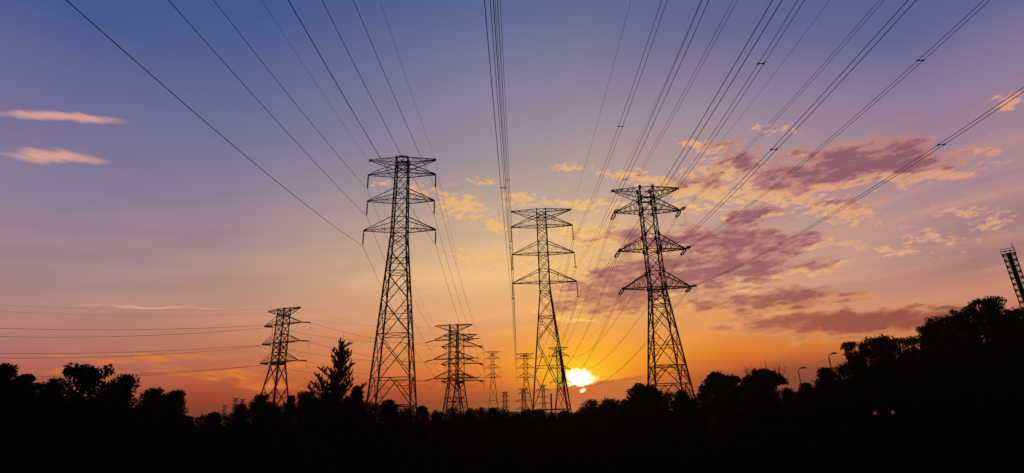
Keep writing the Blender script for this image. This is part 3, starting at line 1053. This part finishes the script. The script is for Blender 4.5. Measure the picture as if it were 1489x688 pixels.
P763, T763 = far_pylon('far pylon with spread arms just left of the centre pylon', 763.5, 514, 404,
                       [('E', -0.2, 6.5, -2.0), ('U', -4.0, 6.5, 2.6), ('M', -10.6, 6.5, 2.8), ('L', -17.4, 6.6, 3.0)], -19, 4.8, 1.3, R(0), 0.34, 0.16, None, 3, GF)
P811, T811 = far_pylon('far tension pylon seen through the right leg of the centre pylon beside the sun', 811.5, 505, 356,
                       [('E', -0.2, 6.7, -2.2), ('U', -5.6, 6.4, 2.6), ('M', -13.8, 6.4, 2.8), ('L', -22.0, 6.5, 3.0)], -23, 4.8, 1.3, R(2), 0.34, 0.16, 'dead', 2.7, GF, R(-3), R(10))
DD = [('E', -0.3, 6.5, -2.0), ('U', -7.0, 7.0, 2.6), ('M', -15.5, 7.2, 2.8), ('L', -24.0, 7.4, 3.0)]
far_pylon('tiny stout far pylon on the horizon right of the slim lone one', 734, 570, 900, DD, -25, 5.0, 2.4, R(10), 0.55, 0.3, None, 3, GF)
far_pylon('small far pylon with drooping wide lower arms in front of the spread armed far pylon', 761, 565, 700,
          [('E', -0.3, 6.8, -2.0), ('U', -6.3, 7.3, 2.6), ('M', -15.3, 11.0, 2.8), ('L', -25.0, 11.2, 3.0)], -26, 5.0, 2.0, R(-8), 0.5, 0.27, None, 3, GF)
far_pylon('small far pylon framed between the legs of the centre pylon', 789.5, 560, 900,
          [('E', -0.3, 7.2, -2.0), ('U', -8.0, 10.0, 2.6), ('M', -19.0, 9.5, 2.8), ('L', -29.0, 9.8, 3.0)], -30, 5.0, 1.8, R(5), 0.55, 0.3, None, 3, GF)
far_pylon('tallest of the tiny far pylons at left, just left of the corner pylon trees', 343, 579, 1500, DD, -25, 5.0, 2.4, R(20), 0.9, 0.5, None, 3, GF)
far_pylon('tiny far pylon peeping over the trees right of its taller twin at left', 352.5, 580.5, 1550, DD, -25, 5.0, 2.4, R(20), 0.9, 0.5, None, 3, GF)
far_pylon('leftmost tiny far pylon on the horizon', 327, 589, 1700, DD, -25, 5.0, 2.2, R(20), 0.9, 0.5, None, 3, GF)

# ------------------------------------------------------------------ conductors
FIT = {(1, 'E', 0): (-0.791, 6.08), (1, 'U', 0): (-0.991, 7.753), (1, 'M', 0): (-0.591, 6.253), (1, 'L', 0): (-2.391, 9.253), (1, 'E', 1): (-0.791, 6.08),
       (1, 'U', 1): (-0.391, 7.153), (1, 'M', 1): (-0.191, 6.853), (1, 'L', 1): (-0.791, 7.453), (2, 'E', 0): (0.346, 4.97), (2, 'U', 0): (0.346, 3.45),
       (2, 'M', 0): (0.346, 6.75), (2, 'L', 0): (0.346, 4.95), (2, 'E', 1): (0.546, 4.717), (2, 'U', 1): (0.946, 7.35), (2, 'M', 1): (0.746, 6.75),
       (2, 'L', 1): (0.746, 6.75), (3, 'E', 0): (0.448, 3.458), (3, 'U', 0): (-0.552, 2.568), (3, 'M', 0): (1.448, 5.568), (3, 'L', 0): (0.048, 3.468),
       (3, 'E', 1): (0.648, 3.458), (3, 'U', 1): (0.448, 4.368), (3, 'M', 1): (0.448, 4.068), (3, 'L', 1): (0.848, 4.068)}
SPAN = {1: 221.5, 2: 175.1, 3: 125.6}
LV = {'E': 'top', 'U': 'upper', 'M': 'middle', 'L': 'lowest'}
SD = {0: 'left', 1: 'right'}


def catenary(p, q, sag, n=72):
    return [p.lerp(q, t) - Vector((0, 0, 4 * sag * t * (1 - t))) for t in np.linspace(0, 1, n)]


def cable(label, p, q, sag, rad, group, twin=0.0, spacers=(), n=72):
    """single wire, or two wires held together by spacers"""
    loc = Vector(p)
    pts = [v - loc for v in catenary(Vector(p), Vector(q), sag, n)]
    if not twin:
        mb = MB()
        mb.tube(pts, rad, 5)
        o = mb.build('power_line', M_WIRE, None, True)
        o.location = loc
        return tag(o, label, 'power line', group)
    root = tag(empty('power_line', loc), label, 'power line', group)
    d = (Vector(q) - Vector(p))
    side = Vector((d.y, -d.x, 0)).normalized() * (twin / 2)
    for e in (-1, 1):
        mb = MB()
        mb.tube([v + side * e for v in pts], rad, 5)
        mb.build('conductor', M_WIRE, root, True)
    for t in spacers:
        c = Vector(p).lerp(Vector(q), t) - Vector((0, 0, 4 * sag * t * (1 - t))) - loc
        mb = MB()
        mb.bar(c - side * 0.92, c + side * 0.92, 0.055, 0.045)
        dn = d.normalized()
        for e in (-1, 1):
            mb.bar(c + side * e - dn * 0.12, c + side * e + dn * 0.11, 0.085, 0.085)
        mb.build('spacer', M_WIRE, root)
    return root


NEAR = {1: ('tallest pylon', T1), 2: ('centre pylon', T2), 3: ('tension pylon', T3)}
SPACERS = {(2, 'L', 1): (0.18,), (2, 'M', 1): (0.312,), (2, 'U', 1): (0.321,), (3, 'U', 0): (0.138,), (3, 'M', 0): (0.49,), (3, 'L', 0): (0.462,),
           (3, 'U', 1): (0.154,), (3, 'M', 1): (0.147, 0.47), (3, 'L', 1): (0.12, 0.469), (2, 'L', 0): (0.369,), (2, 'M', 0): (0.14,), (2, 'U', 0): (0.2,)}
for t in (1, 2, 3):
    nm, tips = NEAR[t]
    for k in 'EUML':
        for s in (0, 1):
            az, sag = FIT[(t, k, s)]
            a = R(az)
            p = tips[(k, s)]['near']
            q = p - Vector((math.sin(a), math.cos(a), 0)) * SPAN[t]
            what = {'E': 'thin earth wire', }.get(k, 'power line' if t == 1 else 'twin power line')
            lab = f"{what} from the {nm}'s {LV[k]} {SD[s]} arm running up over the viewer"
            cable(lab, p, q, sag, 0.016 if k == 'E' else (0.030 if t == 1 else 0.022), f'wires from the {nm} to the viewer',
                  0.0 if (k == 'E' or t == 1) else 0.42, SPACERS.get((t, k, s), ()), 110)

# spans running away from the viewer
EDGE = {'E': (446, 437), 'U': (487, 474), 'M': (519, 512), 'L': (551, 548)}   # heights where the left spans leave the view
for k in 'EUML':
    tk = 'U' if k == 'E' else k
    what = 'thin earth wire' if k == 'E' else 'power line'
    for s in (0, 1):
        dst, dn = (T4, 'front') if s == 0 else (T5, 'rear')
        cable(f"{what} from the tallest pylon's {LV[k]} {SD[s]} arm down to the {dn} double pylon", T1[(k, s)]['far'],
              dst[(k, s)]['near'], 2.6, 0.016 if k == 'E' else 0.028, 'wires from the tallest pylon into the distance')
        cable(f"{what} from the centre pylon's {LV[k]} {SD[s]} arm away to a far pylon", T2[(k, s)]['far'], T763[(k, s)]['near'],
              8.0, 0.018 if k == 'E' else 0.03, 'wires from the centre pylon into the distance', 0.0 if k == 'E' else 0.42, () if k == 'E' else (0.12, 0.3, 0.5))
        cable(f"{what} from the tension pylon's {LV[k]} {SD[s]} arm away to a far pylon", T3[(k, s)]['far'], T811[(k, s)]['near'],
              9.0, 0.018 if k == 'E' else 0.03, 'wires from the heavy tension pylon into the distance', 0.0 if k == 'E' else 0.42, () if k == 'E' else (0.1, 0.25, 0.45))
        # corner pylon: towards the double pylons, and away to the left
        dst, dn = (T4, 'front') if s == 0 else (T5, 'rear')
        cable(f"{what} from the left corner pylon's {LV[k]} {SD[s]} arm to the {dn} double pylon", TL[(k, s)]['far'], dst[(k, 0)]['far' if s == 0 else 'near'],
              1.6, 0.02 if k == 'E' else 0.04, 'wires from the corner pylon to the double pylons')
        p = TL[(k, s)]['near']
        cable(f"{what} from the left corner pylon's {LV[k]} {SD[s]} arm running off the left edge", p, at(-90, EDGE[k][s], 225 if s else 205),
              1.8, 0.02 if k == 'E' else 0.05, 'wires leaving by the left edge')
    if k != 'E':
        cable(f"power line from the rear double pylon's {LV[k]} right arm to the slim far pylon", T5[(k, 1)]['far'], T715[(k, 0)]['near'], 6.0, 0.035,
              'wires from the double pylons to the far pylon')


# ------------------------------------------------------------------ mast, lamps, small things
def build_mast():
    P = at(1465, 364, 122)
    b = float(terr(P.x, P.y))
    H = P.z - b
    root = tag(empty('lattice_mast', (P.x, P.y, b), -math.atan2(P.x, P.y)), 'slim lattice mast with a dark solid core on the wooded hill at the right edge', 'mast')
    w = 0.78
    for sx in (-1, 1):
        for sy in (-1, 1):
            mb = MB()
            mb.angle((sx * w, sy * w, 0), (sx * w, sy * w, H - 0.8), 0.15)
            mb.build('leg', M_STEEL, root)
    br = MB()
    n = int(H / 1.05)
    C4 = [(1, 1), (-1, 1), (-1, -1), (1, -1)]
    for i in range(n):
        a, c = (H - 0.8) * i / n, (H - 0.8) * (i + 1) / n
        for j in range(4):
            p, q = C4[j], C4[(j + 1) % 4]
            br.bar((p[0] * w, p[1] * w, a), (q[0] * w, q[1] * w, c), 0.075)
            br.bar((q[0] * w, q[1] * w, a), (p[0] * w, p[1] * w, c), 0.075)
            br.bar((p[0] * w, p[1] * w, c), (q[0] * w, q[1] * w, c), 0.07)
    br.build('bracing', M_STEEL, root)
    core = MB()
    core.tube([(0, 0, 0), (0, 0, H * 0.5), (0, 0, H - 0.5)], 0.31, 12)
    for i in range(n):
        z = (H - 0.8) * (i + 1) / n
        core.bar((-w, 0, z), (w, 0, z), 0.08)
    core.build('core', M_STEEL, root)
    rl = MB()
    for z in (H - 0.8, H - 0.35, H + 0.1):
        for j in range(4):
            p, q = C4[j], C4[(j + 1) % 4]
            rl.bar((p[0] * (w + .12), p[1] * (w + .12), z), (q[0] * (w + .12), q[1] * (w + .12), z), 0.07)
    for j in range(4):
        p, q = C4[j], C4[(j + 1) % 4]
        for t in (0, 0.33, 0.66):
            x, y = lerp(p[0], q[0], t) * (w + .12), lerp(p[1], q[1], t) * (w + .12)
            rl.bar((x, y, H - 0.8), (x, y, H + 0.1), 0.06)
    rl.build('railing', M_STEEL, root)
    an = MB()
    an.bar((w, -w, H), (w, -w, H + 0.9), 0.09)
    an.build('antenna', M_STEEL, root)


build_mast()


def street_lamp(label, px, py, D, arm_dir):
    P = at(px, py, D)
    b = float(terr(P.x, P.y))
    H = P.z - b
    root = tag(empty('street_lamp', (P.x, P.y, b), arm_dir), label, 'street lamp', 'street lamps on the hillside road')
    mb = MB()
    mb.tube([(0, 0, 0), (0, 0, H * 0.5), (0, 0, H - 0.5), (0.15, 0, H - 0.12), (0.6, 0, H)], [0.11, 0.09, 0.07, 0.06, 0.05], 8)
    mb.build('pole', M_STEEL, root)
    hd = MB()
    hd.tube([(0.45, 0, H), (0.58, 0, H + 0.03), (0.85, 0, H + 0.06), (1.15, 0, H + 0.06), (1.28, 0, H + 0.04)], [0.04, 0.10, 0.13, 0.11, 0.03], 8)
    hd.build('lamp_head', M_STEEL, root)


street_lamp('shorter unlit street lamp left of the wooded hill', 1160, 535.5, 96, 0.0)
street_lamp('taller unlit street lamp at the left foot of the wooded hill', 1204, 514.5, 88, 0.0)


def make_glint(label, px, py, D):  # orange glint of unknown source, given a made-up lamp shape
    P = at(px, py, D)
    b = float(terr(P.x, P.y))
    h = P.z - b
    root = tag(empty('glint_stand_in', (P.x, P.y, b)), label, 'glint', 'two added orange glints on the dark slope')
    mb = MB()
    mb.tube([(0, 0, 0), (0, 0, h - 0.11)], 0.04, 8)
    mb.build('post', M_BARK, root)  # made-up support under the glint
    g = MB()
    g.tube([(0, 0, h - 0.10), (0, 0, h - 0.07), (0, 0, h + 0.08)], [0.10, 0.095, 0.02], 6)
    g.build('glowing_glint', M_GLOW, root)
    c = MB()
    c.tube([(0, 0, h + 0.105), (0, 0, h + 0.14)], [0.07, 0.02], 6)
    c.build('cap', M_BARK, root)  # made-up top of the glint stand-in


make_glint('added glowing stand-in for an orange glint on the dark slope, left of two', 1272, 600, 40)
make_glint('added glowing stand-in for an orange glint on the dark slope, right of two', 1298, 599, 40)


def build_post():
    P = at(801, 573, 92)
    b = float(terr(P.x, P.y))
    H = P.z - b
    root = tag(empty('utility_post', (P.x, P.y, b)), 'short thick dark post standing between the legs of the centre pylon', 'post')
    mb = MB()
    mb.tube([(0, 0, 0), (0, 0, H * 0.5), (0, 0, H)], [0.17, 0.16, 0.14], 10)
    mb.build('shaft', M_STEEL, root)
    c = MB()
    c.tube([(0, 0, H), (0, 0, H + 0.08)], [0.18, 0.16], 10)
    c.build('cap', M_STEEL, root)


build_post()


# ------------------------------------------------------------------ evening haze over the plain
def build_haze():
    hm = bpy.data.materials.new('evening_haze')
    hm.use_nodes = True
    nt = hm.node_tree
    nt.nodes.clear()
    o = nt.nodes.new('ShaderNodeOutputMaterial')
    v = nt.nodes.new('ShaderNodeVolumePrincipled')
    v.inputs['Color'].default_value = (0.95, 0.80, 0.68, 1)
    v.inputs['Density'].default_value = 0.00012
    v.inputs['Anisotropy'].default_value = 0.5
    nt.links.new(v.outputs[0], o.inputs['Volume'])
    mb = MB()
    x0, x1, y0, y1, z0, z1 = -2900, 2900, -2900, 2900, -3, 80
    mb.v = [Vector(c) for c in ((x0, y0, z0), (x1, y0, z0), (x1, y1, z0), (x0, y1, z0), (x0, y0, z1), (x1, y0, z1), (x1, y1, z1), (x0, y1, z1))]
    mb.f = [(0, 3, 2, 1), (4, 5, 6, 7), (0, 1, 5, 4), (1, 2, 6, 5), (2, 3, 7, 6), (3, 0, 4, 7)]
    tag(mb.build('haze', hm), kind='stuff')


build_haze()
